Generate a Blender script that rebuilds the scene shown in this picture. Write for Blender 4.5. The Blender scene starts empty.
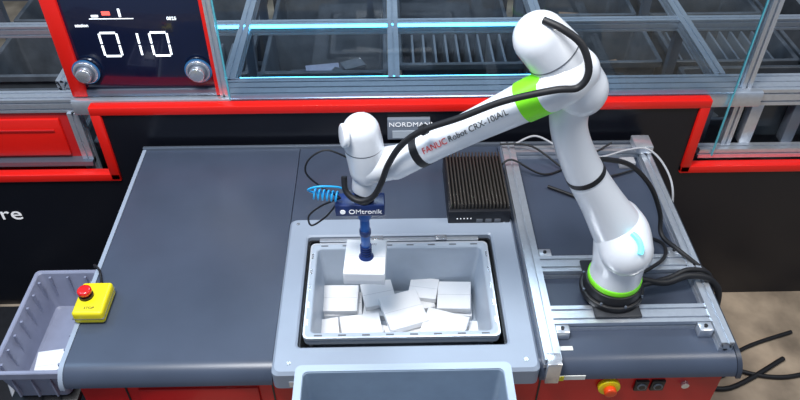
import bpy, bmesh, math, random
from mathutils import Vector, Matrix
random.seed(4)
SC=bpy.context.scene
COL=SC.collection
SC.view_settings.view_transform='Standard'

# ---------------------------------------------------------------- materials
MATS={}
def mat(name,col,rough=0.5,metal=0.0,emit=None,es=0,noise=0.0,nscale=40,bump=0.0,coat=0.0,trans=0,alpha=1):
    if name in MATS: return MATS[name]
    m=bpy.data.materials.new(name); m.use_nodes=True
    nt=m.node_tree; b=nt.nodes['Principled BSDF']
    b.inputs['Base Color'].default_value=(*col,1)
    b.inputs['Roughness'].default_value=rough
    b.inputs['Metallic'].default_value=metal
    b.inputs['Coat Weight'].default_value=coat
    if emit:
        b.inputs['Emission Color'].default_value=(*emit,1); b.inputs['Emission Strength'].default_value=es
    if noise>0 or bump>0:
        tc=nt.nodes.new('ShaderNodeTexCoord'); n=nt.nodes.new('ShaderNodeTexNoise')
        n.inputs['Scale'].default_value=nscale; n.inputs['Detail'].default_value=4
        nt.links.new(tc.outputs['Object'],n.inputs['Vector'])
        if noise>0:
            r=nt.nodes.new('ShaderNodeValToRGB')
            r.color_ramp.elements[0].position=0.3; r.color_ramp.elements[1].position=0.7
            r.color_ramp.elements[0].color=(*[c*(1-noise) for c in col],1)
            r.color_ramp.elements[1].color=(*[min(1,c*(1+noise)) for c in col],1)
            nt.links.new(n.outputs['Fac'],r.inputs['Fac']); nt.links.new(r.outputs['Color'],b.inputs['Base Color'])
        if bump>0:
            bp=nt.nodes.new('ShaderNodeBump'); bp.inputs['Strength'].default_value=bump; bp.inputs['Distance'].default_value=0.002
            nt.links.new(n.outputs['Fac'],bp.inputs['Height']); nt.links.new(bp.outputs['Normal'],b.inputs['Normal'])
    MATS[name]=m
    return m
white=mat('robot_white',(0.84,0.86,0.90),0.28,coat=0.4)
green=mat('robot_green',(0.22,0.80,0.02),0.35,emit=(0.2,0.8,0.0),es=0.08)
black=mat('black_plastic',(0.012,0.012,0.014),0.4)
rubber=mat('black_rubber',(0.008,0.008,0.010),0.55)
seam=mat('seam_dark',(0.12,0.13,0.15),0.5)
slate=mat('table_slate',(0.055,0.070,0.105),0.33,noise=0.10,nscale=5,bump=0.05)
slate_d=mat('table_slate_edge',(0.035,0.044,0.066),0.38)
fgrey=mat('frame_grey',(0.31,0.36,0.44),0.38,noise=0.03,nscale=8)
alu=mat('aluminium',(0.70,0.74,0.80),0.28,0.72,noise=0.05,nscale=60)
alu_d=mat('aluminium_dark',(0.18,0.21,0.26),0.4,0.6)
red=mat('red_paint',(0.85,0.012,0.006),0.35,coat=0.2)
red_d=mat('red_cabinet_paint',(0.50,0.008,0.008),0.4,coat=0.2)
wallblk=mat('black_panel',(0.006,0.007,0.012),0.3,noise=0.1,nscale=3)
tote_g=mat('tote_grey',(0.42,0.48,0.56),0.42,noise=0.04,nscale=20)
tote_in=mat('tote_front_grey',(0.25,0.32,0.41),0.42,noise=0.05,nscale=20)
crate_g=mat('crate_grey',(0.27,0.29,0.39),0.5,noise=0.06,nscale=20)
dkgrey=mat('storage_bin_grey',(0.085,0.095,0.11),0.45,noise=0.25,nscale=12)
card=mat('white_carton',(0.90,0.90,0.91),0.6,noise=0.02,nscale=15)
brown=mat('brown_carton',(0.34,0.21,0.13),0.7,noise=0.1,nscale=20)
yellow=mat('yellow_plastic',(0.85,0.70,0.01),0.35)
redbtn=mat('red_button',(0.75,0.01,0.01),0.25,coat=0.5)
blue=mat('blue_plastic',(0.01,0.12,0.45),0.35)
dblue=mat('gripper_blue_black',(0.01,0.03,0.14),0.35)
cyan=mat('cyan_tube',(0.02,0.40,0.80),0.35)
led=mat('cyan_led',(0.1,0.7,1),0.3,emit=(0.12,0.65,1.0),es=6)  # glowing colour standing in for cyan LED reflections
ledr=mat('robot_led',(0.2,0.9,1),0.3,emit=(0.12,0.85,1.0),es=1.3)
screenm=mat('screen_glass',(0.006,0.010,0.035),0.15,coat=0.5)
digit=mat('digit_white',(1,1,1),0.5,emit=(0.85,0.95,1),es=1.3)
txtw=mat('text_white',(0.9,0.9,0.92),0.5,emit=(1,1,1),es=0.3)
txtk=mat('text_black',(0.02,0.02,0.02),0.5)
txtr=mat('text_red',(0.7,0.01,0.01),0.5)
label=mat('label_white',(0.75,0.75,0.7),0.5)
steel=mat('steel',(0.7,0.72,0.76),0.25,0.8)
cablegrey=mat('cable_grey',(0.42,0.42,0.44),0.5)
concrete=mat('concrete',(0.36,0.28,0.20),0.7,noise=0.45,nscale=5,bump=0.3)
def glass_mat():
    m=bpy.data.materials.new('plexiglass'); m.use_nodes=True; nt=m.node_tree
    for n in list(nt.nodes): nt.nodes.remove(n)
    o=nt.nodes.new('ShaderNodeOutputMaterial'); t=nt.nodes.new('ShaderNodeBsdfTransparent'); g=nt.nodes.new('ShaderNodeBsdfGlossy'); mx=nt.nodes.new('ShaderNodeMixShader')
    f=nt.nodes.new('ShaderNodeFresnel'); f.inputs['IOR'].default_value=1.45
    t.inputs['Color'].default_value=(0.90,0.96,1,1); g.inputs['Roughness'].default_value=0.03
    nt.links.new(f.outputs[0],mx.inputs[0]); nt.links.new(t.outputs[0],mx.inputs[1]); nt.links.new(g.outputs[0],mx.inputs[2]); nt.links.new(mx.outputs[0],o.inputs[0])
    return m
glassm=glass_mat()
plexedge=mat('plexi_edge',(0.10,0.40,0.48),0.2,emit=(0.1,0.6,0.75),es=0.08)

# ---------------------------------------------------------------- helpers
def E(name):
    o=bpy.data.objects.new(name,None); COL.objects.link(o); o.empty_display_size=0.05; return o
def fin(bm,name,parent,m,smooth=False,angle=35):
    bmesh.ops.recalc_face_normals(bm,faces=bm.faces)
    me=bpy.data.meshes.new(name); bm.to_mesh(me); bm.free()
    o=bpy.data.objects.new(name,me); COL.objects.link(o)
    if m: me.materials.append(m)
    if smooth:
        for p in me.polygons: p.use_smooth=True
        try: me.set_sharp_from_angle(angle=math.radians(angle))
        except Exception: pass
    if parent: o.parent=parent
    return o
def box(name,parent,x0,x1,y0,y1,z0,z1,m,bev=0.0,rot=None,seg=2):
    bm=bmesh.new(); bmesh.ops.create_cube(bm,size=1)
    c=Vector(((x0+x1)/2,(y0+y1)/2,(z0+z1)/2)); s=Vector((x1-x0,y1-y0,z1-z0))
    for v in bm.verts: v.co=Vector((v.co.x*s.x,v.co.y*s.y,v.co.z*s.z))
    if bev>0: bmesh.ops.bevel(bm,geom=list(bm.edges),offset=bev,segments=seg,profile=0.5,affect='EDGES')
    o=fin(bm,name,parent,m,bev>0)
    o.location=c
    if rot: o.rotation_euler=rot
    return o
def cyl(name,parent,p0,p1,r,m,r2=None,seg=32,bev=0.0):
    p0=Vector(p0); p1=Vector(p1); d=p1-p0
    bm=bmesh.new(); bmesh.ops.create_cone(bm,cap_ends=True,segments=seg,radius1=r,radius2=r if r2 is None else r2,depth=d.length)
    if bev>0:
        es=[e for e in bm.edges if abs(abs(e.verts[0].co.z)-d.length/2)<1e-5 and abs(e.verts[0].co.z-e.verts[1].co.z)<1e-6]
        bmesh.ops.bevel(bm,geom=es,offset=bev,segments=3,profile=0.5,affect='EDGES')
    q=d.to_track_quat('Z','Y').to_matrix().to_4x4()
    bmesh.ops.transform(bm,matrix=Matrix.Translation((p0+p1)/2)@q,verts=bm.verts)
    return fin(bm,name,parent,m,True,40)
def catmull(P,n=8):
    out=[]
    for i in range(len(P)-1):
        a=P[max(i-1,0)];b=P[i];c=P[i+1];d=P[min(i+2,len(P)-1)]
        for k in range(n):
            t=k/n
            out.append([0.5*((2*b[j])+(-a[j]+c[j])*t+(2*a[j]-5*b[j]+4*c[j]-d[j])*t*t+(-a[j]+3*b[j]-3*c[j]+d[j])*t**3) for j in range(len(b))])
    out.append(list(P[-1])); return out
def loft(name,parent,pts,m,seg=40,cap0=True,cap1=True,n=8,flat=False):
    S=catmull(pts,n)
    C=[Vector(s[:3]) for s in S]; R=[s[3] for s in S]
    T=[]
    for i in range(len(C)):
        T.append((C[min(i+1,len(C)-1)]-C[max(i-1,0)]).normalized())
    rings=[]
    def addcap(c,t,r,start):
        K=[]
        for k in range(1,8):
            a=math.radians(90*k/7.3); K.append((c+t*(-1 if start else 1)*r*math.sin(a),t,r*math.cos(a)))
        return K
    seq=list(zip(C,T,R))
    if not flat:
        if cap0: seq=list(reversed(addcap(C[0],T[0],R[0],True)))+seq
        if cap1: seq=seq+addcap(C[-1],T[-1],R[-1],False)
    bm=bmesh.new()
    t0=seq[0][1]; u=t0.orthogonal().normalized()
    prev=None; rr=[]
    for c,t,r in seq:
        u=(u-t*u.dot(t)).normalized(); w=t.cross(u)
        ring=[bm.verts.new(c+(u*math.cos(2*math.pi*i/seg)+w*math.sin(2*math.pi*i/seg))*r) for i in range(seg)]
        if prev:
            for i in range(seg): bm.faces.new((prev[i],prev[(i+1)%seg],ring[(i+1)%seg],ring[i]))
        prev=ring; rr.append(ring)
    bm.faces.new(rr[0]); bm.faces.new(rr[-1])
    return fin(bm,name,parent,m,True,50)
def cable(name,parent,pts,r,m,cyc=False):
    cu=bpy.data.curves.new(name,'CURVE'); cu.dimensions='3D'; cu.bevel_depth=r; cu.bevel_resolution=4; cu.use_fill_caps=True
    sp=cu.splines.new('POLY'); S=catmull(pts,8); sp.points.add(len(S)-1)
    for i,s in enumerate(S): sp.points[i].co=(*s[:3],1)
    sp.use_smooth=True
    cu.materials.append(m); o=bpy.data.objects.new(name,cu); COL.objects.link(o)
    if parent:o.parent=parent
    return o
def text(name,parent,s,loc,rot,size,m,ext=0.0006,align='LEFT',sx=1):
    cu=bpy.data.curves.new(name,'FONT'); cu.body=s; cu.size=size; cu.extrude=ext; cu.align_x=align; cu.align_y='CENTER'
    cu.materials.append(m); o=bpy.data.objects.new(name,cu); COL.objects.link(o)
    o.location=loc
    if isinstance(rot,Matrix): o.rotation_euler=rot.to_euler()
    else: o.rotation_euler=rot
    o.scale=(sx,1,1)
    if parent:o.parent=parent
    return o
def rrect(cx,cy,hw,hd,r,z,k=5):
    P=[]
    for (sx,sy,a0) in ((1,1,0),(-1,1,90),(-1,-1,180),(1,-1,270)):
        for i in range(k+1):
            a=math.radians(a0+90*i/k)
            P.append(Vector((cx+sx*(hw-r)+r*math.cos(a),cy+sy*(hd-r)+r*math.sin(a),z)))
    return P
def ringloft(name,parent,rings,m,cap0=False,cap1=False,closed=False):
    bm=bmesh.new(); V=[[bm.verts.new(p) for p in r] for r in rings]; n=len(V[0])
    idx=list(range(len(V)-1))
    for i in idx:
        for j in range(n): bm.faces.new((V[i][j],V[i][(j+1)%n],V[i+1][(j+1)%n],V[i+1][j]))
    if closed:
        for j in range(n): bm.faces.new((V[-1][j],V[-1][(j+1)%n],V[0][(j+1)%n],V[0][j]))
    if cap0: bm.faces.new(V[0])
    if cap1: bm.faces.new(V[-1])
    return fin(bm,name,parent,m,True,30)
def tote(name,cx,cy,w,d,z0,z1,m,rimm=None,ribs=True,rim=0.022,handle=True):
    e=E(name); hw=w/2; hd=d/2; t=0.004
    R=[]
    R.append(rrect(cx,cy,hw-0.035,hd-0.035,0.02,z0))
    R.append(rrect(cx,cy,hw-0.03,hd-0.03,0.02,z0+0.006))
    R.append(rrect(cx,cy,hw-rim+0.004,hd-rim+0.004,0.02,z1-0.03))
    R.append(rrect(cx,cy,hw,hd,0.018,z1-0.03))
    R.append(rrect(cx,cy,hw,hd,0.018,z1-0.003))
    R.append(rrect(cx,cy,hw-0.003,hd-0.003,0.017,z1))
    R.append(rrect(cx,cy,hw-rim+0.004,hd-rim+0.004,0.016,z1))
    R.append(rrect(cx,cy,hw-rim,hd-rim,0.015,z1-0.004))
    R.append(rrect(cx,cy,hw-0.040,hd-0.040,0.015,z0+0.014))
    R.append(rrect(cx,cy,hw-0.048,hd-0.048,0.012,z0+0.008))
    ringloft('shell',e,R,m,cap0=True,cap1=True)
    if ribs:
        n=max(3,int(w/0.1))
        for i in range(n):
            x=cx-hw+0.06+(w-0.12)*i/(n-1)
            for s,k in ((-1,'f'),(1,'b')):
                y=cy+s*(hd-0.014); box('rib_%s%d'%(k,i),e,x-0.003,x+0.003,y-0.006,y+0.006,z0+0.03,z1-0.028,m)
        n=max(2,int(d/0.1))
        for i in range(n):
            y=cy-hd+0.06+(d-0.12)*i/(n-1)
            for s,k in ((-1,'l'),(1,'r')):
                x=cx+s*(hw-0.014); box('rib_%s%d'%(k,i),e,x-0.006,x+0.006,y-0.003,y+0.003,z0+0.03,z1-0.028,m)
    return e
def rail(name,parent,axis,a0,a1,c0,c1,z0,z1,m=None,slot=0.008):
    m=m or alu
    def side(L,dep):
        n=max(1,int(round(L/0.035))); out=[]
        for i in range(n):
            c=L*(i+0.5)/n; s=slot/2
            out+= [(c-s,0),(c-s,dep*0.4),(c-s*1.6,dep*0.4),(c-s*1.6,dep),(c+s*1.6,dep),(c+s*1.6,dep*0.4),(c+s,dep*0.4),(c+s,0)]
        return out
    W=c1-c0; H=z1-z0; dep=min(W,H)*0.22
    P=[(0,0)]+side(W,dep)
    P+= [(W,0)]+[(W-d,l) for l,d in side(H,dep)]
    P+= [(W,H)]+[(W-l,H-d) for l,d in side(W,dep)]
    P+= [(0,H)]+[(d,H-l) for l,d in side(H,dep)]
    bm=bmesh.new()
    def mk(a,p):
        x=c0+p[0]; z=z0+p[1]
        return {'x':(a,x,z),'y':(x,a,z),'z':(x,z,a)}[axis]
    A=[bm.verts.new(mk(a0,p)) for p in P]; B=[bm.verts.new(mk(a1,p)) for p in P]
    for i in range(len(P)): bm.faces.new((A[i],A[(i+1)%len(P)],B[(i+1)%len(P)],B[i]))
    f1=bm.faces.new(A); f2=bm.faces.new(B)
    bmesh.ops.triangulate(bm,faces=[f1,f2])
    return fin(bm,name,parent,m)
def extr_x(name,parent,prof,x0,x1,m,smooth=True):
    bm=bmesh.new(); A=[bm.verts.new((x0,y,z)) for y,z in prof]; B=[bm.verts.new((x1,y,z)) for y,z in prof]
    n=len(prof)
    for i in range(n): bm.faces.new((A[i],A[(i+1)%n],B[(i+1)%n],B[i]))
    bm.faces.new(A); bm.faces.new(B)
    return fin(bm,name,parent,m,smooth,30)

# ---------------------------------------------------------------- room
box('floor',None,-4,4,-1.5,6,-0.05,0,concrete)
box('wall_back',None,-4,4,5.6,5.7,0,4,mat('wall_grey',(0.10,0.12,0.15),0.6,noise=0.1,nscale=2))
fm=E('floor_mat'); box('mat_rubber',fm,-3.2,-0.95,-0.4,2.34,0,0.008,mat('mat_black',(0.012,0.012,0.015),0.7,noise=0.2,nscale=30),0.003)  # black sheet that makes the floor at left darker

# ---------------------------------------------------------------- black counter with red outline
TZ=0.98
cw=E('counter_wall'); YW=2.36
box('panel_centre',cw,-1.12,1.24,YW,YW+0.03,0,1.13,wallblk)
box('panel_left',cw,-3.2,-1.12,YW,YW+0.03,0,0.80,wallblk)
box('panel_right',cw,1.24,3.2,YW,YW+0.03,0,0.80,wallblk)
box('red_top',cw,-1.16,1.28,YW-0.012,YW+0.03,1.128,1.165,red,0.004)
box('red_left_side',cw,-1.16,-1.12,YW-0.012,YW+0.03,0.80,1.13,red,0.004)
box('red_right_side',cw,1.24,1.28,YW-0.012,YW+0.03,0.80,1.13,red,0.004)
box('red_left_low',cw,-3.2,-1.12,YW-0.012,YW+0.03,0.795,0.832,red,0.004)
box('red_right_low',cw,1.24,3.2,YW-0.012,YW+0.03,0.795,0.832,red,0.004)
text('store_text',cw,'Store',(-1.605,YW-0.002,0.605),(math.radians(90),0,0),0.10,txtw,align='RIGHT',sx=1.15)
sg=E('name_sign')
box('plate',sg,0.0,0.17,YW-0.02,YW-0.001,1.0,1.10,mat('sign_plate',(0.22,0.25,0.30),0.4),0.003)
box('paper',sg,0.02,0.15,YW-0.023,YW-0.02,1.01,1.045,mat('sign_pale',(0.5,0.55,0.6),0.4))
text('sign_text',sg,'NORDMANN',(0.005,YW-0.022,1.075),(math.radians(90),0,0),0.029,txtw,sx=1.1)

# red drawer unit left
rc=E('red_drawer_unit')
box('body',rc,-2.6,-1.29,2.44,2.50,0.0,1.085,red_d,0.005)
box('drawer_front',rc,-2.6,-1.33,2.425,2.44,0.875,1.06,red,0.006)
box('drawer_lip',rc,-2.55,-1.36,2.42,2.426,1.0,1.01,red_d,0.002)
box('ledge',rc,-2.6,-1.24,2.40,2.44,0.838,0.86,alu_d)
rail('rail_top',rc,'x',-2.6,-1.25,2.43,2.50,1.09,1.15)
rail('post',rc,'z',0.0,1.09,-1.285,-1.24,2.42,2.465)

# ---------------------------------------------------------------- storage grid
gr=E('storage_grid_frame'); GX=[-2.0,-1.32,-0.64,0.03,0.70,1.37,2.05,2.73]; GY=[2.54,3.02,3.50,3.98,4.46]
rail('front_ledge',gr,'x',-1.24,2.8,2.42,2.54,1.09,1.165)
box('front_cap',gr,-1.24,1.5,2.395,2.42,1.10,1.168,alu,0.004)
for i,y in enumerate(GY[1:]):
    rail('cross_%d'%i,gr,'x',-2.6,2.8,y-0.022,y+0.022,1.11,1.165)
for i,x in enumerate(GX):
    rail('long_%d'%i,gr,'y',2.54,4.5,x-0.024,x+0.024,1.115,1.17)
    for j,y in enumerate(GY):
        box('post_%d_%d'%(i,j),gr,x-0.02,x+0.02,y-0.02,y+0.02,0,1.12,alu_d)
for j,y in enumerate(GY[:4]):
    rail('lower_%d'%j,gr,'x',-2.6,2.8,y-0.02,y+0.02,0.62,0.66)
rail('guard_post',gr,'z',1.17,2.1,-0.655,-0.625,2.41,2.44)
box('led_diffuser',gr,-0.60,0.75,2.547,2.555,1.155,1.166,led)  # glowing strip imitates the cyan reflection line along the ledge
box('led_channel',gr,-0.62,0.77,2.540,2.547,1.15,1.168,alu)  # added backing bar behind the imitated reflection
box('led_diffuser_rear',gr,-1.30,0.72,2.990,2.997,1.150,1.160,led)  # glowing strip stands for an overhead LED line mirrored in glass
rail('side_post',gr,'z',0.85,1.85,1.42,1.46,2.43,2.47)
rail('side_beam_low',gr,'x',1.32,3.0,2.395,2.44,0.84,0.885)
box('side_pane',gr,1.48,2.9,2.50,2.51,0.88,1.09,mat('smoked_pane',(0.05,0.06,0.07),0.15),0)
for i,x in enumerate((1.50,1.68,2.0)):
    box('side_pillar_%d'%i,gr,x,x+0.05,2.44,2.49,0.88,1.09,alu if i==0 else alu_d,0.004)
slat=mat('slat_grey',(0.20,0.22,0.25),0.45,0.3)
for i in range(0,7):
    for j in range(0,3):
        x=(GX[i]+GX[i+1])/2; y=(GY[j]+GY[j+1])/2
        zt=random.choice([0.84,0.88,0.92]) ; z0=zt-0.3
        b=tote('storage_bin',x,y,0.62,0.44,z0,zt,dkgrey,ribs=False)
        box('stack_below',b,x-0.26,x+0.26,y-0.17,y+0.17,0.0,z0-0.002,dkgrey,0.01)
        if (i,j) in ((2,0),(4,0),(5,1),(6,0),(1,1),(3,1)):
            for k in range(9):
                px=x-0.23+k*0.0575
                box('divider_%d'%k,b,px-0.006,px+0.006,y-0.16,y+0.16,z0+0.012,zt-0.05,slat,0.002)
            continue
        for k in range(6):
            s=random.uniform(0.05,0.09)
            if (i,j)==(3,0): mm=card if k<3 else dkgrey
            elif i in (4,5): mm=brown if k%2 else dkgrey
            else: mm=crate_g if k%3==0 else dkgrey
            px=x+random.uniform(-0.17,0.17); py=y+random.uniform(-0.1,0.1)
            box('content_%d'%k,b,px-s,px+s,py-s*0.7,py+s*0.7,z0+0.01,z0+0.07+0.02*k,mm,0.003,rot=(0,0,random.uniform(-0.5,0.5)))

# plexiglass guard
pg=E('plexiglass_guard')
box('sheet',pg,-0.61,1.37,2.385,2.389,1.17,2.1,glassm)
box('edge_left',pg,-0.616,-0.61,2.383,2.391,1.17,2.1,plexedge)
box('edge_right',pg,1.37,1.375,2.383,2.391,0.86,2.1,plexedge)

# ---------------------------------------------------------------- display
dp=E('display_terminal'); YD=2.43
box('housing',dp,-1.22,-0.66,YD,YD+0.06,1.175,1.72,screenm,0.006)
box('frame_left',dp,-1.235,-1.175,YD-0.012,YD+0.065,1.17,1.74,red,0.005)
box('frame_right',dp,-0.672,-0.652,YD-0.012,YD+0.065,1.17,1.74,red,0.005)
box('frame_top',dp,-1.175,-0.675,YD-0.012,YD+0.065,1.69,1.74,red,0.005)
box('frame_foot',dp,-1.2,-0.66,YD-0.008,YD+0.06,1.168,1.20,alu_d,0.004)
def seg7(cx,cz,w,h,on,nm):
    t=0.0075
    S={'a':(cx-w/2+t,cx+w/2-t,cz+h/2-t,cz+h/2),'g':(cx-w/2+t,cx+w/2-t,cz-t/2,cz+t/2),'d':(cx-w/2+t,cx+w/2-t,cz-h/2,cz-h/2+t),
       'f':(cx-w/2,cx-w/2+t,cz+t/2,cz+h/2-t),'b':(cx+w/2-t,cx+w/2,cz+t/2,cz+h/2-t),'e':(cx-w/2,cx-w/2+t,cz-h/2+t,cz-t/2),'c':(cx+w/2-t,cx+w/2,cz-h/2+t,cz-t/2)}
    for k in on:
        a=S[k]; box('seg_%s_%s'%(nm,k),dp,a[0],a[1],YD-0.002,YD+0.001,a[2],a[3],digit)
seg7(-1.030,1.395,0.072,0.105,'abcdef','0'); seg7(-0.955,1.395,0.072,0.105,'bc','1'); seg7(-0.845,1.395,0.072,0.105,'abcdef','2')
box('icon_bar',dp,-1.08,-0.92,YD-0.002,YD+0.001,1.500,1.502,digit)
box('icon_a',dp,-1.03,-1.0,YD-0.002,YD+0.001,1.515,1.53,mat('icon_red',(1,0.1,0.1),0.5,emit=(1,0.15,0.1),es=1))
box('icon_b',dp,-1.07,-1.045,YD-0.002,YD+0.001,1.508,1.516,digit)
box('icon_c',dp,-0.97,-0.962,YD-0.002,YD+0.001,1.508,1.54,digit)
text('screen_caption',dp,'station',(-1.14,YD-0.002,1.475),(math.radians(90),0,0),0.018,digit)
text('screen_caption_2',dp,'0025',(-0.80,YD-0.002,1.50),(math.radians(90),0,0),0.018,digit)
for i,x in enumerate((-1.150,-0.722)):
    z=1.285
    cyl('knob_ring_%d'%i,dp,(x,YD-0.012,z),(x,YD-0.014,z),0.052,mat('knob_blue',(0.02,0.10,0.25),0.3,emit=(0.05,0.3,0.6),es=0.12))
    cyl('knob_base_%d'%i,dp,(x,YD-0.002,z),(x,YD-0.024,z),0.046,steel,bev=0.003)
    cyl('knob_dark_%d'%i,dp,(x,YD-0.023,z),(x,YD-0.026,z),0.038,alu_d,bev=0.001)
    cyl('knob_%d'%i,dp,(x,YD-0.02,z),(x,YD-0.05,z),0.029,steel,bev=0.004)

# ---------------------------------------------------------------- table
tb=E('picking_table')
def prof(y0,y1,z0,z1,r,k=8):
    P=[(y1,z0),(y1,z1)]
    for i in range(k+1):
        a=math.radians(90+90*i/k); P.append((y0+r+r*math.cos(a),z1-r+r*math.sin(a)))
    P.append((y0,z0)); return P
YF,YB=1.245,2.315
extr_x('top_left',tb,prof(YF,YB,0.925,TZ,0.055),-0.965,-0.352,slate)
extr_x('top_right',tb,prof(YF,YB,0.925,TZ,0.055),0.442,1.035,slate)
box('top_middle',tb,-0.350,0.440,1.885,YB,0.925,TZ,slate,0.002)
extr_x('edge_left',tb,prof(YF-0.004,YB,0.92,TZ+0.003,0.06),-0.98,-0.966,fgrey)
extr_x('edge_right',tb,prof(YF-0.004,YB,0.92,TZ+0.003,0.06),1.036,1.05,slate_d)
box('back_lip',tb,-0.98,1.05,YB,YB+0.015,0.92,TZ+0.012,alu_d,0.003)
box('cab_front',tb,-0.935,1.01,1.262,1.28,0.10,0.925,red_d,0.003)
box('cab_left',tb,-0.935,-0.915,1.28,2.28,0.10,0.925,red_d)
box('cab_right',tb,0.99,1.01,1.28,2.28,0.10,0.925,red_d)
box('cab_back',tb,-0.915,0.99,2.26,2.28,0.10,0.925,red_d)
box('cab_shelf',tb,-0.915,0.99,1.28,2.26,0.745,0.765,alu_d)
box('plinth',tb,-0.9,0.97,1.32,2.2,0,0.10,black)
for i,x in enumerate((-0.80,-0.36,0.45)):
    box('door_gap_%d'%i,tb,x,x+0.005,1.259,1.262,0.12,0.915,black)
box('drawer',tb,-0.76,-0.40,1.252,1.262,0.70,0.90,red_d,0.004)
cx,cy=0.045,1.5625; hw,hd=0.395,0.3275
hx,hy,hhw,hhd=0.037,1.565,0.318,0.235
R=[rrect(cx,cy,hw,hd,0.02,0.922),rrect(cx,cy,hw,hd,0.02,0.985),rrect(cx,cy,hw-0.008,hd-0.008,0.02,0.995),
   rrect(hx,hy,hhw+0.006,hhd+0.006,0.012,0.995),rrect(hx,hy,hhw,hhd,0.012,0.99),rrect(hx,hy,hhw,hhd,0.012,0.80)]
ringloft('well_frame',tb,R,fgrey)
R=[rrect(hx,hy,hhw-0.001,hhd-0.001,0.012,0.80),rrect(hx,hy,hhw-0.001,hhd-0.001,0.012,0.975),rrect(hx,hy,hhw-0.007,hhd-0.007,0.012,0.975),rrect(hx,hy,hhw-0.007,hhd-0.007,0.012,0.80)]
ringloft('well_liner',tb,R,black,closed=True)
box('guide_back',tb,-0.24,0.31,1.775,1.792,0.95,0.992,alu,0.002)
box('guide_tab_a',tb,-0.06,-0.02,1.772,1.796,0.99,0.998,steel,0.002)
box('guide_tab_b',tb,0.16,0.20,1.772,1.796,0.99,0.998,steel,0.002)
for i,(sx,sy) in enumerate(((-0.30,1.27),(0.40,1.27),(-0.32,1.86),(0.41,1.86))):
    cyl('frame_screw_%d'%i,tb,(sx,sy,0.993),(sx,sy,0.998),0.006,steel,seg=12)
ec=(0.665,1.262,0.872)
cyl('estop_collar',tb,ec,(ec[0],1.245,ec[2]),0.034,yellow,bev=0.003)
cyl('estop_head',tb,(ec[0],1.245,ec[2]),(ec[0],1.225,ec[2]),0.019,mat('orange_button',(0.80,0.07,0.01),0.3),bev=0.005)
for i,x in enumerate((0.745,0.795)):
    box('socket_%d'%i,tb,x,x+0.042,1.252,1.262,0.845,0.895,black,0.003)
    cyl('socket_ring_%d'%i,tb,(x+0.021,1.253,0.87),(x+0.021,1.248,0.87),0.014,alu_d)
    cyl('socket_hole_%d'%i,tb,(x+0.021,1.249,0.87),(x+0.021,1.247,0.87),0.010,black)
cyl('key_switch',tb,(0.90,1.262,0.87),(0.90,1.25,0.87),0.012,steel)
box('warning_label',tb,0.50,0.58,1.243,1.246,0.926,0.945,label)
box('warning_label_y',tb,0.49,0.515,1.240,1.243,0.926,0.945,yellow)
box('rating_label',tb,-0.30,-0.20,1.233,1.236,0.93,0.955,alu)

# ---------------------------------------------------------------- aluminium rails + robot base
rf=E('robot_mount_frame')
zr0,zr1=TZ,TZ+0.035
rail('long_left',rf,'y',1.25,2.29,0.450,0.500,zr0,zr1+0.005)
rail('long_right',rf,'y',1.30,2.29,0.985,1.025,zr0,zr1+0.005)
rail('cross_back',rf,'x',0.500,0.985,1.60,1.67,zr0,zr1)
rail('cross_front',rf,'x',0.500,0.985,1.385,1.455,zr0,zr1)
rail('cross_rear',rf,'x',0.500,0.985,2.23,2.27,zr0,zr1)
box('end_bracket',rf,0.455,0.497,1.228,1.246,0.93,1.02,steel,0.003)
box('end_bracket_flap',rf,0.455,0.497,1.228,1.27,1.02,1.025,steel,0.002)
box('label_white',rf,0.505,0.55,1.31,1.325,TZ,TZ+0.002,label)
for i,(x,y) in enumerate(((0.94,1.35),(0.94,1.67),(0.502,1.67),(0.502,1.35))):
    box('corner_bracket_%d'%i,rf,x,x+0.043,y,y+0.033,zr0,zr1,alu,0.004)
    cyl('bracket_bolt_%d'%i,rf,(x+0.021,y+0.016,zr1),(x+0.021,y+0.016,zr1+0.005),0.006,black,seg=8)
box('base_plate',rf,0.63,0.775,1.40,1.64,zr1,zr1+0.010,mat('plate_dark',(0.03,0.033,0.04),0.4,0.3),0.003)

# ---------------------------------------------------------------- robot
rb=E('robot_arm')
bx,by=0.702,1.510; zb=zr1+0.010
cyl('base_flange',rb,(bx,by,zb),(bx,by,zb+0.022),0.100,black,bev=0.004)
cyl('base_body',rb,(bx,by,zb+0.02),(bx,by,zb+0.055),0.092,black,r2=0.088,bev=0.003)
cyl('base_green_ring',rb,(bx,by,zb+0.055),(bx,by,zb+0.075),0.083,green,bev=0.004)
for i in range(8):
    a=i*math.pi/4+0.2; cyl('base_bolt_%d'%i,rb,(bx+0.0955*math.cos(a),by+0.0955*math.sin(a),zb+0.02),(bx+0.0955*math.cos(a),by+0.0955*math.sin(a),zb+0.028),0.004,alu_d,seg=8)
loft('turret',rb,[(bx,by,zb+0.075,0.079),(bx,by,zb+0.12,0.078),(bx-0.004,by,1.19,0.080),(0.692,1.515,1.24,0.080)],white,cap0=False)
SH=Vector((0.697,1.475,1.242)); SR=0.078
loft('shoulder_housing',rb,[(SH.x,SH.y,SH.z,SR),(0.692,1.52,1.262,0.082),(0.684,1.56,1.268,0.078)],white)
loft('upper_arm',rb,[(0.672,1.53,1.285,0.076),(0.610,1.53,1.385,0.062),(0.540,1.53,1.50,0.054),(0.484,1.53,1.62,0.049),(0.468,1.53,1.70,0.051),(0.478,1.53,1.765,0.060)],white)
loft('elbow_housing',rb,[(0.366,1.53,1.912,0.066),(0.405,1.53,1.87,0.070),(0.45,1.53,1.815,0.071),(0.484,1.53,1.768,0.071)],white)
loft('elbow_seam',rb,[(0.402,1.53,1.874,0.0706),(0.404,1.53,1.8715,0.0708)],seam,flat=True,n=2)
loft('elbow_forearm_joint',rb,[(0.46,1.515,1.83,0.060),(0.43,1.49,1.815,0.057),(0.40,1.49,1.79,0.053)],white)
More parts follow.
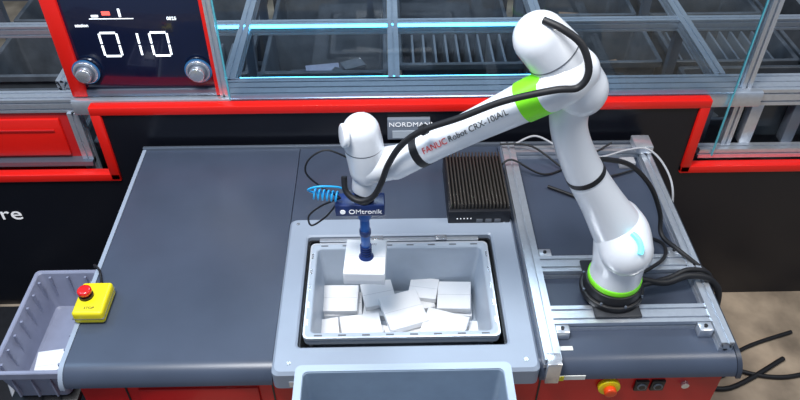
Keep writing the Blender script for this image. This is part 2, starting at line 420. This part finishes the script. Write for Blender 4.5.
F0=Vector((0.43,1.49,1.812)); F1=Vector((0.02,1.585,1.492))
FD=(F1-F0)
def fp(t,r): p=F0+FD*t; return (p.x,p.y,p.z,r)
loft('forearm',rb,[fp(0,0.054),fp(0.15,0.053),fp(0.3,0.049),fp(0.5,0.0445),fp(0.7,0.043),fp(0.88,0.045),fp(1.0,0.047)],white)
loft('forearm_green_band',rb,[fp(0.07,0.0558),fp(0.14,0.0548),fp(0.215,0.0537)],green,flat=True)
loft('band_gap',rb,[fp(0.060,0.0564),fp(0.067,0.0564)],seam,flat=True)
loft('forearm_strap',rb,[fp(0.80,0.0455),fp(0.845,0.046)],rubber,flat=True,n=2)
loft('wrist_link',rb,[(0.03,1.583,1.50,0.047),(-0.02,1.592,1.482,0.050),(-0.05,1.597,1.475,0.052)],white)
loft('wrist_housing',rb,[(-0.072,1.60,1.594,0.052),(-0.067,1.60,1.55,0.055),(-0.06,1.60,1.50,0.055),(-0.058,1.60,1.465,0.053)],white)
cyl('wrist_cap',rb,(-0.108,1.575,1.599),(-0.125,1.57,1.601),0.034,white,bev=0.006)
loft('wrist_seam',rb,[(-0.0665,1.60,1.545,0.0555),(-0.0663,1.60,1.542,0.0555)],seam,flat=True,n=2)
cyl('wrist_flange',rb,(-0.062,1.60,1.44),(-0.068,1.60,1.385),0.039,white,bev=0.004)
cyl('tool_flange',rb,(-0.068,1.60,1.388),(-0.072,1.60,1.346),0.030,black,bev=0.003)
loft('upper_strap',rb,[(0.549,1.53,1.485,0.0565),(0.541,1.53,1.499,0.0560)],rubber,flat=True,n=2)
d=-FD.normalized()
def facing(p,d):
    n=Vector((0,-0.75,0.66)); n=(n-d*n.dot(d)).normalized(); y=n.cross(d)
    return Matrix((d,y,n)).transposed(),n
for s,t,m_,sz,r in (('FANUC',0.775,txtr,0.024,0.0455),('Robot CRX-',0.615,txtk,0.023,0.0462),('10iA/L',0.385,txtk,0.023,0.0492)):
    p=F0+FD*t; M,n=facing(p,d); up=n.cross(d)
    text('marking_'+s[:3],rb,s,p+n*r+up*(-0.006),M,sz,m_,ext=0.0003)
nn=(Vector((0,0,2.78))-SH).normalized(); ri=(Vector((1,0,0))-nn*nn.x).normalized(); up=nn.cross(ri)
pts=[]
for a,b in ((0.22,0.55),(0.36,0.40),(0.45,0.22),(0.48,0.02),(0.44,-0.15)):
    c=math.sqrt(1-a*a-b*b); pts.append(tuple(SH+(ri*a+up*b+nn*c)*(SR+0.006)))
cable('shoulder_led',rb,pts,0.0085,ledr)

# dress pack hose
hz=E('dress_pack_hose')
cable('hose_main',hz,[(0.36,1.50,1.976),(0.40,1.472,1.968),(0.445,1.450,1.938),(0.464,1.427,1.885),(0.445,1.42,1.845),(0.39,1.425,1.835),(0.28,1.455,1.785),(0.18,1.48,1.72),(0.09,1.51,1.66),(0.035,1.525,1.60),(0.0,1.53,1.53),(-0.02,1.535,1.46),(-0.045,1.535,1.41),(-0.085,1.54,1.392),(-0.12,1.56,1.41),(-0.125,1.58,1.45)],0.0088,rubber)
cable('clamp',hz,[(0.10,1.512,1.665),(0.088,1.515,1.655)],0.014,rubber)
cable('thin_loop',hz,[(-0.11,1.60,1.50),(-0.17,1.60,1.53),(-0.22,1.60,1.50),(-0.235,1.60,1.45),(-0.20,1.60,1.40),(-0.14,1.58,1.37)],0.0028,rubber)
cable('thin_drop',hz,[(-0.155,1.60,1.325),(-0.19,1.60,1.275),(-0.235,1.60,1.24),(-0.24,1.60,1.28),(-0.20,1.60,1.32),(-0.14,1.59,1.36)],0.003,rubber)
bl=[]
for i in range(60):
    a=i*0.6; bl.append((-0.145-0.0012*i,1.575+0.014*math.cos(a),1.378+0.015*math.sin(a)+0.0002*i))
cable('blue_air_coil',hz,bl,0.0026,cyan)
cable('blue_air_line',hz,[(-0.215,1.58,1.39),(-0.23,1.57,1.41),(-0.20,1.56,1.43),(-0.15,1.57,1.42),(-0.12,1.58,1.40)],0.0030,cyan)

# gripper
gp=E('suction_gripper'); gx,gy=-0.073,1.60
box('valve_block',gp,gx-0.085,gx+0.062,gy-0.03,gy+0.03,1.302,1.345,dblue,0.005)
text('block_text',gp,'OMtronik',(gx-0.045,gy-0.0315,1.322),(math.radians(90),0,0),0.024,txtw)
cyl('block_icon',gp,(gx-0.062,gy-0.030,1.322),(gx-0.062,gy-0.032,1.322),0.008,txtw)
cyl('stem_collar',gp,(gx,gy,1.302),(gx,gy,1.27),0.020,blue,bev=0.003)
cyl('stem',gp,(gx,gy,1.27),(gx,gy,1.15),0.0145,blue,bev=0.002)
for i in range(4):
    cyl('bellows_%d'%i,gp,(gx,gy,1.15-0.010*i),(gx,gy,1.141-0.010*i),0.019,dblue,r2=0.014,bev=0.001)
cyl('suction_cup',gp,(gx,gy,1.112),(gx,gy,1.101),0.016,dblue,r2=0.024)
cyl('collar_mid',gp,(gx,gy,1.22),(gx,gy,1.20),0.018,dblue,bev=0.002)

# ---------------------------------------------------------------- cartons
def carton(name,cx,cy,cz,w,d,h,rot,text_=False):
    e=E(name); e.location=(cx,cy,cz); e.rotation_euler=rot
    box('body',e,-w/2,w/2,-d/2,d/2,0,h,card,0.002)
    box('flap_seam',e,-w/2+0.002,w/2-0.002,-0.0006,0.0006,h,h+0.0004,mat('seam_pale',(0.6,0.6,0.62),0.6))
    box('tuck_flap',e,-w/2+0.006,w/2-0.006,-d/2-0.0008,-d/2,h*0.35,h*0.95,card,0.0)
    if text_:
        text('print',e,'Pick it',(-w/2+0.012,-d/2+0.022,h+0.0006),(0,0,0),0.016,mat('print_grey',(0.45,0.4,0.42),0.6),ext=0.0001)
        text('print_2',e,'easy',(0.01,d/2-0.02,h+0.0006),(0,0,0.05),0.014,mat('print_grey',(0.45,0.4,0.42),0.6),ext=0.0001)
    return e
carton('carton_box',gx-0.003,gy,1.050,0.130,0.150,0.050,(0,0,math.radians(-3)),True)
zf=0.789
L=[(-0.165,1.645,0,0.135,0.10,0.028,2),(-0.03,1.64,0,0.12,0.10,0.026,-6),(0.085,1.655,0,0.13,0.09,0.028,14),(0.225,1.635,0,0.12,0.10,0.028,-4),
   (-0.20,1.50,0,0.10,0.12,0.028,4),(-0.085,1.505,0.0,0.12,0.11,0.028,-12),(0.05,1.50,0,0.13,0.10,0.028,5),(0.19,1.49,0,0.135,0.10,0.028,-16),
   (0.29,1.50,0,0.05,0.12,0.026,2),(0.06,1.42,0.0,0.11,0.05,0.026,0),(-0.175,1.65,0.029,0.13,0.11,0.026,-2),
   (-0.095,1.505,0.030,0.135,0.135,0.026,10),(0.045,1.585,0.040,0.135,0.14,0.028,18),(0.18,1.515,0.032,0.145,0.125,0.026,-20),(0.225,1.65,0.034,0.115,0.12,0.026,-6),(0.12,1.69,0.031,0.10,0.085,0.026,-12),
   (-0.04,1.67,0.031,0.11,0.10,0.024,12),(-0.205,1.50,0.030,0.075,0.115,0.024,6)]
for a in L:
    tilt=(math.radians(random.uniform(0,7)),math.radians(random.uniform(-5,5)),math.radians(a[6])) if a[2]>0 else (0,0,math.radians(a[6]))
    carton('carton_box',a[0],a[1],zf+a[2],a[3],a[4],a[5],tilt)

# ---------------------------------------------------------------- totes
tt=tote('storage_tote',0.035,1.558,0.60,0.40,0.78,0.998,tote_g)
for i in range(8):
    x=-0.22+i*0.073
    box('rim_slot_f%d'%i,tt,x-0.012,x+0.012,1.365,1.371,0.9975,0.9985,seam)
    box('rim_slot_b%d'%i,tt,x-0.012,x+0.012,1.745,1.751,0.9975,0.9985,seam)
for sx,nm in ((-0.262,'l'),(0.326,'r')):
    for i in range(5):
        y=1.42+i*0.07; box('rim_slot_%s%d'%(nm,i),tt,sx,sx+0.007,y-0.012,y+0.012,0.9975,0.9985,steel)
R=[rrect(0.035,1.558,0.302,0.202,0.018,0.990),rrect(0.035,1.558,0.302,0.202,0.018,0.9995),rrect(0.035,1.558,0.296,0.196,0.016,0.9995),rrect(0.035,1.558,0.296,0.196,0.016,0.990)]
ringloft('rim_edge',tt,R,mat('rim_pale',(0.70,0.73,0.78),0.3,0.4),closed=True)
ft=tote('storage_tote',0.035,1.005,0.60,0.40,0.76,1.075,tote_in)
R=[rrect(0.035,1.005,0.3015,0.2015,0.018,1.068),rrect(0.035,1.005,0.3015,0.2015,0.018,1.0765),rrect(0.035,1.005,0.280,0.180,0.015,1.0765),rrect(0.035,1.005,0.280,0.180,0.015,1.068)]
ringloft('rim_edge',ft,R,mat('rim_bluegrey',(0.42,0.50,0.60),0.35,0.1),closed=True)
st=E('tote_stand')
box('deck',st,-0.27,0.34,0.82,1.19,0.735,0.758,alu_d,0.003)
for i,(x,y) in enumerate(((-0.25,0.84),(0.32,0.84),(-0.25,1.17),(0.32,1.17))):
    rail('leg_%d'%i,st,'z',0.0,0.735,x-0.02,x+0.02,y-0.02,y+0.02)

# ---------------------------------------------------------------- left crate
cr=tote('plastic_crate',-1.195,1.635,0.245,0.46,0.60,0.775,crate_g,ribs=True,rim=0.016)
for i in range(7):
    y=1.45+i*0.06
    box('inner_rib_r%d'%i,cr,-1.104,-1.096,y-0.004,y+0.004,0.62,0.765,crate_g)
    box('inner_rib_l%d'%i,cr,-1.294,-1.286,y-0.004,y+0.004,0.62,0.765,crate_g)
for i in range(3):
    x=-1.26+i*0.065; box('inner_rib_b%d'%i,cr,x-0.004,x+0.004,1.832,1.84,0.62,0.765,crate_g)
carton('carton_box',-1.19,1.53,0.609,0.11,0.13,0.04,(0,0,0.15))
cs=E('crate_stand')
box('deck',cs,-1.31,-1.08,1.42,1.84,0.57,0.597,black,0.003)
for i,(x,y) in enumerate(((-1.29,1.44),(-1.11,1.44),(-1.29,1.8),(-1.11,1.8))):
    box('leg_%d'%i,cs,x-0.015,x+0.015,y-0.015,y+0.015,0,0.57,black)

# ---------------------------------------------------------------- emergency stop box
es=E('emergency_stop_box'); ez=TZ+0.003
box('body',es,-0.98,-0.885,1.44,1.57,ez,ez+0.05,yellow,0.01,seg=4)
box('lid_line',es,-0.981,-0.884,1.439,1.571,ez+0.022,ez+0.024,seam)
sx_=-0.950
cyl('collar',es,(sx_,1.51,ez+0.05),(sx_,1.51,ez+0.06),0.022,black)
cyl('button_neck',es,(sx_,1.51,ez+0.06),(sx_,1.51,ez+0.068),0.014,redbtn)
cyl('button_head',es,(sx_,1.51,ez+0.066),(sx_,1.51,ez+0.084),0.022,redbtn,bev=0.007)
text('plate_text',es,'STOP',(-0.945,1.462,ez+0.0506),(0,0,0),0.013,txtk)
cable('cord',es,[(-0.93,1.57,ez+0.02),(-0.945,1.61,ez+0.005),(-0.965,1.66,ez+0.006),(-0.998,1.70,0.97),(-1.008,1.74,0.85),(-1.03,1.85,0.5),(-1.05,1.9,0.2)],0.004,rubber)

# ---------------------------------------------------------------- heat-sink controller
hc=E('industrial_computer')
hx0,hx1,hy0,hy1=0.21,0.43,1.855,2.165
box('chassis',hc,hx0,hx1,hy0,hy1,TZ+0.004,TZ+0.070,mat('pc_black',(0.014,0.015,0.02),0.4,0.3),0.004)
pf=mat('pc_fins',(0.09,0.078,0.068),0.35,0.5)
for i in range(17):
    x=hx0+0.01+i*(hx1-hx0-0.02)/16
    box('fin_%d'%i,hc,x-0.0028,x+0.0028,hy0+0.012,hy1-0.006,TZ+0.066,TZ+0.095,pf,0.001)
for i in range(5):
    box('led_%d'%i,hc,hx0+0.03+i*0.012,hx0+0.034+i*0.012,hy0-0.0015,hy0+0.001,TZ+0.035,TZ+0.039,txtw)
for i in range(3):
    box('port_%d'%i,hc,hx0+0.1+i*0.032,hx0+0.122+i*0.032,hy0-0.002,hy0+0.001,TZ+0.018,TZ+0.034,seam,0.001)
for i,x in enumerate((hx0+0.015,hx1-0.015)):
    box('foot_%d'%i,hc,x-0.01,x+0.01,hy0+0.035,hy1-0.02,TZ,TZ+0.005,black)

# ---------------------------------------------------------------- cables
cb=E('power_cables')
z=TZ+0.012
cable('c1',cb,[(0.57,1.585,1.49),(0.64,1.64,1.45),(0.75,1.72,1.36),(0.86,1.78,1.22),(0.92,1.78,1.10),(0.93,1.74,1.035),(0.97,1.66,1.035),(1.04,1.60,1.005)],0.008,rubber)
cable('c2',cb,[(0.60,2.05,z),(0.72,1.97,z),(0.84,1.86,z),(0.90,1.78,z),(0.93,1.71,1.02),(0.91,1.64,1.03),(0.84,1.58,1.04),(0.79,1.55,1.05)],0.006,rubber)
cable('c3',cb,[(0.79,1.53,1.05),(0.88,1.53,1.03),(0.96,1.545,1.045),(1.04,1.54,1.02),(1.075,1.52,0.92),(1.09,1.50,0.5),(1.12,1.55,0.06),(1.2,1.70,0.012),(1.32,1.82,0.012),(1.50,1.80,0.012),(1.8,1.95,0.012)],0.011,rubber)
cable('c4',cb,[(0.79,1.51,1.04),(0.90,1.55,1.03),(0.97,1.57,1.045),(1.05,1.575,1.0),(1.08,1.57,0.8),(1.11,1.60,0.1),(1.18,1.80,0.012),(1.30,1.95,0.012),(1.48,1.86,0.012),(1.62,2.0,0.012),(1.9,2.1,0.012)],0.009,rubber)
cable('c5',cb,[(0.50,2.24,1.05),(0.58,2.26,1.07),(0.68,2.2,1.05),(0.80,2.16,1.04),(0.92,2.19,1.05),(1.0,2.18,1.06),(1.04,2.08,1.05),(1.05,1.98,1.0),(1.065,1.95,0.8)],0.004,cablegrey)
cable('c6',cb,[(0.44,2.25,1.04),(0.56,2.22,1.05),(0.70,2.13,z),(0.82,2.10,z),(0.95,2.14,z)],0.004,rubber)
cable('c7',cb,[(0.42,2.12,1.02),(0.47,2.14,1.05),(0.60,2.12,z),(0.75,2.20,z),(0.88,2.25,1.04)],0.004,rubber)
cable('c9',cb,[(1.10,1.9,0.012),(1.25,2.05,0.012),(1.45,2.0,0.012),(1.55,1.9,0.012),(1.75,1.85,0.012),(2.0,1.9,0.012)],0.010,rubber)
cable('c10',cb,[(1.12,1.5,0.012),(1.3,1.6,0.012),(1.5,1.62,0.012),(1.7,1.7,0.012),(2.0,1.68,0.012)],0.010,rubber)
box('connector',cb,0.90,0.96,2.16,2.20,TZ,TZ+0.03,cablegrey,0.004)
box('connector_b',cb,0.96,1.03,2.20,2.28,TZ+0.042,TZ+0.075,alu,0.004)
fc=E('floor_cable')
cable('run',fc,[(-1.85,2.1,0.018),(-1.70,1.9,0.018),(-1.6,1.7,0.018),(-1.7,1.5,0.018),(-1.5,1.35,0.018),(-1.3,1.3,0.018),(-1.1,1.35,0.018)],0.01,cablegrey)
cable('run_b',fc,[(-1.9,1.9,0.018),(-1.75,1.75,0.018),(-1.8,1.55,0.018),(-1.6,1.3,0.018)],0.01,rubber)
fa=E('power_adapter')
box('body',fa,1.30,1.46,1.50,1.60,0.0,0.06,black,0.012)
cable('lead',fa,[(1.46,1.55,0.03),(1.55,1.52,0.01),(1.65,1.50,0.01),(1.8,1.45,0.01)],0.008,rubber)

# ---------------------------------------------------------------- lights
def area(name,loc,tgt,size,e,col,sy=None):
    l=bpy.data.lights.new(name,'AREA'); l.energy=e; l.size=size; l.color=col
    if sy: l.shape='RECTANGLE'; l.size_y=sy
    o=bpy.data.objects.new(name,l); COL.objects.link(o); o.location=loc
    o.rotation_euler=(Vector(tgt)-Vector(loc)).to_track_quat('-Z','Y').to_euler(); return o
area('ceiling_light_main',(-0.7,0.9,4.3),(0,1.7,0.9),1.0,135,(0.98,0.99,1.0))
area('ceiling_light_right',(2.2,1.4,3.8),(0.9,1.7,0.7),0.9,32,(1,0.96,0.90))
area('ceiling_light_back',(0.2,3.9,4.0),(0,2.4,0.9),2.0,60,(0.65,0.83,1),0.6)  # added blue accent light from behind, not a ceiling fixture
area('ceiling_light_left',(-2.4,2.0,3.6),(-0.6,1.8,0.9),0.9,22,(0.45,0.70,1))  # bluish area light from the left
w=bpy.data.worlds.new('world'); SC.world=w; w.use_nodes=True
w.node_tree.nodes['Background'].inputs[0].default_value=(0.50,0.64,0.85,1); w.node_tree.nodes['Background'].inputs[1].default_value=0.42

# ---------------------------------------------------------------- camera
cam=bpy.data.cameras.new('camera'); co=bpy.data.objects.new('camera',cam); COL.objects.link(co)
co.location=(0,0,2.78); co.rotation_euler=(math.radians(48),0,math.radians(-1.23)); cam.sensor_width=36; cam.lens=726/800*36
SC.camera=co
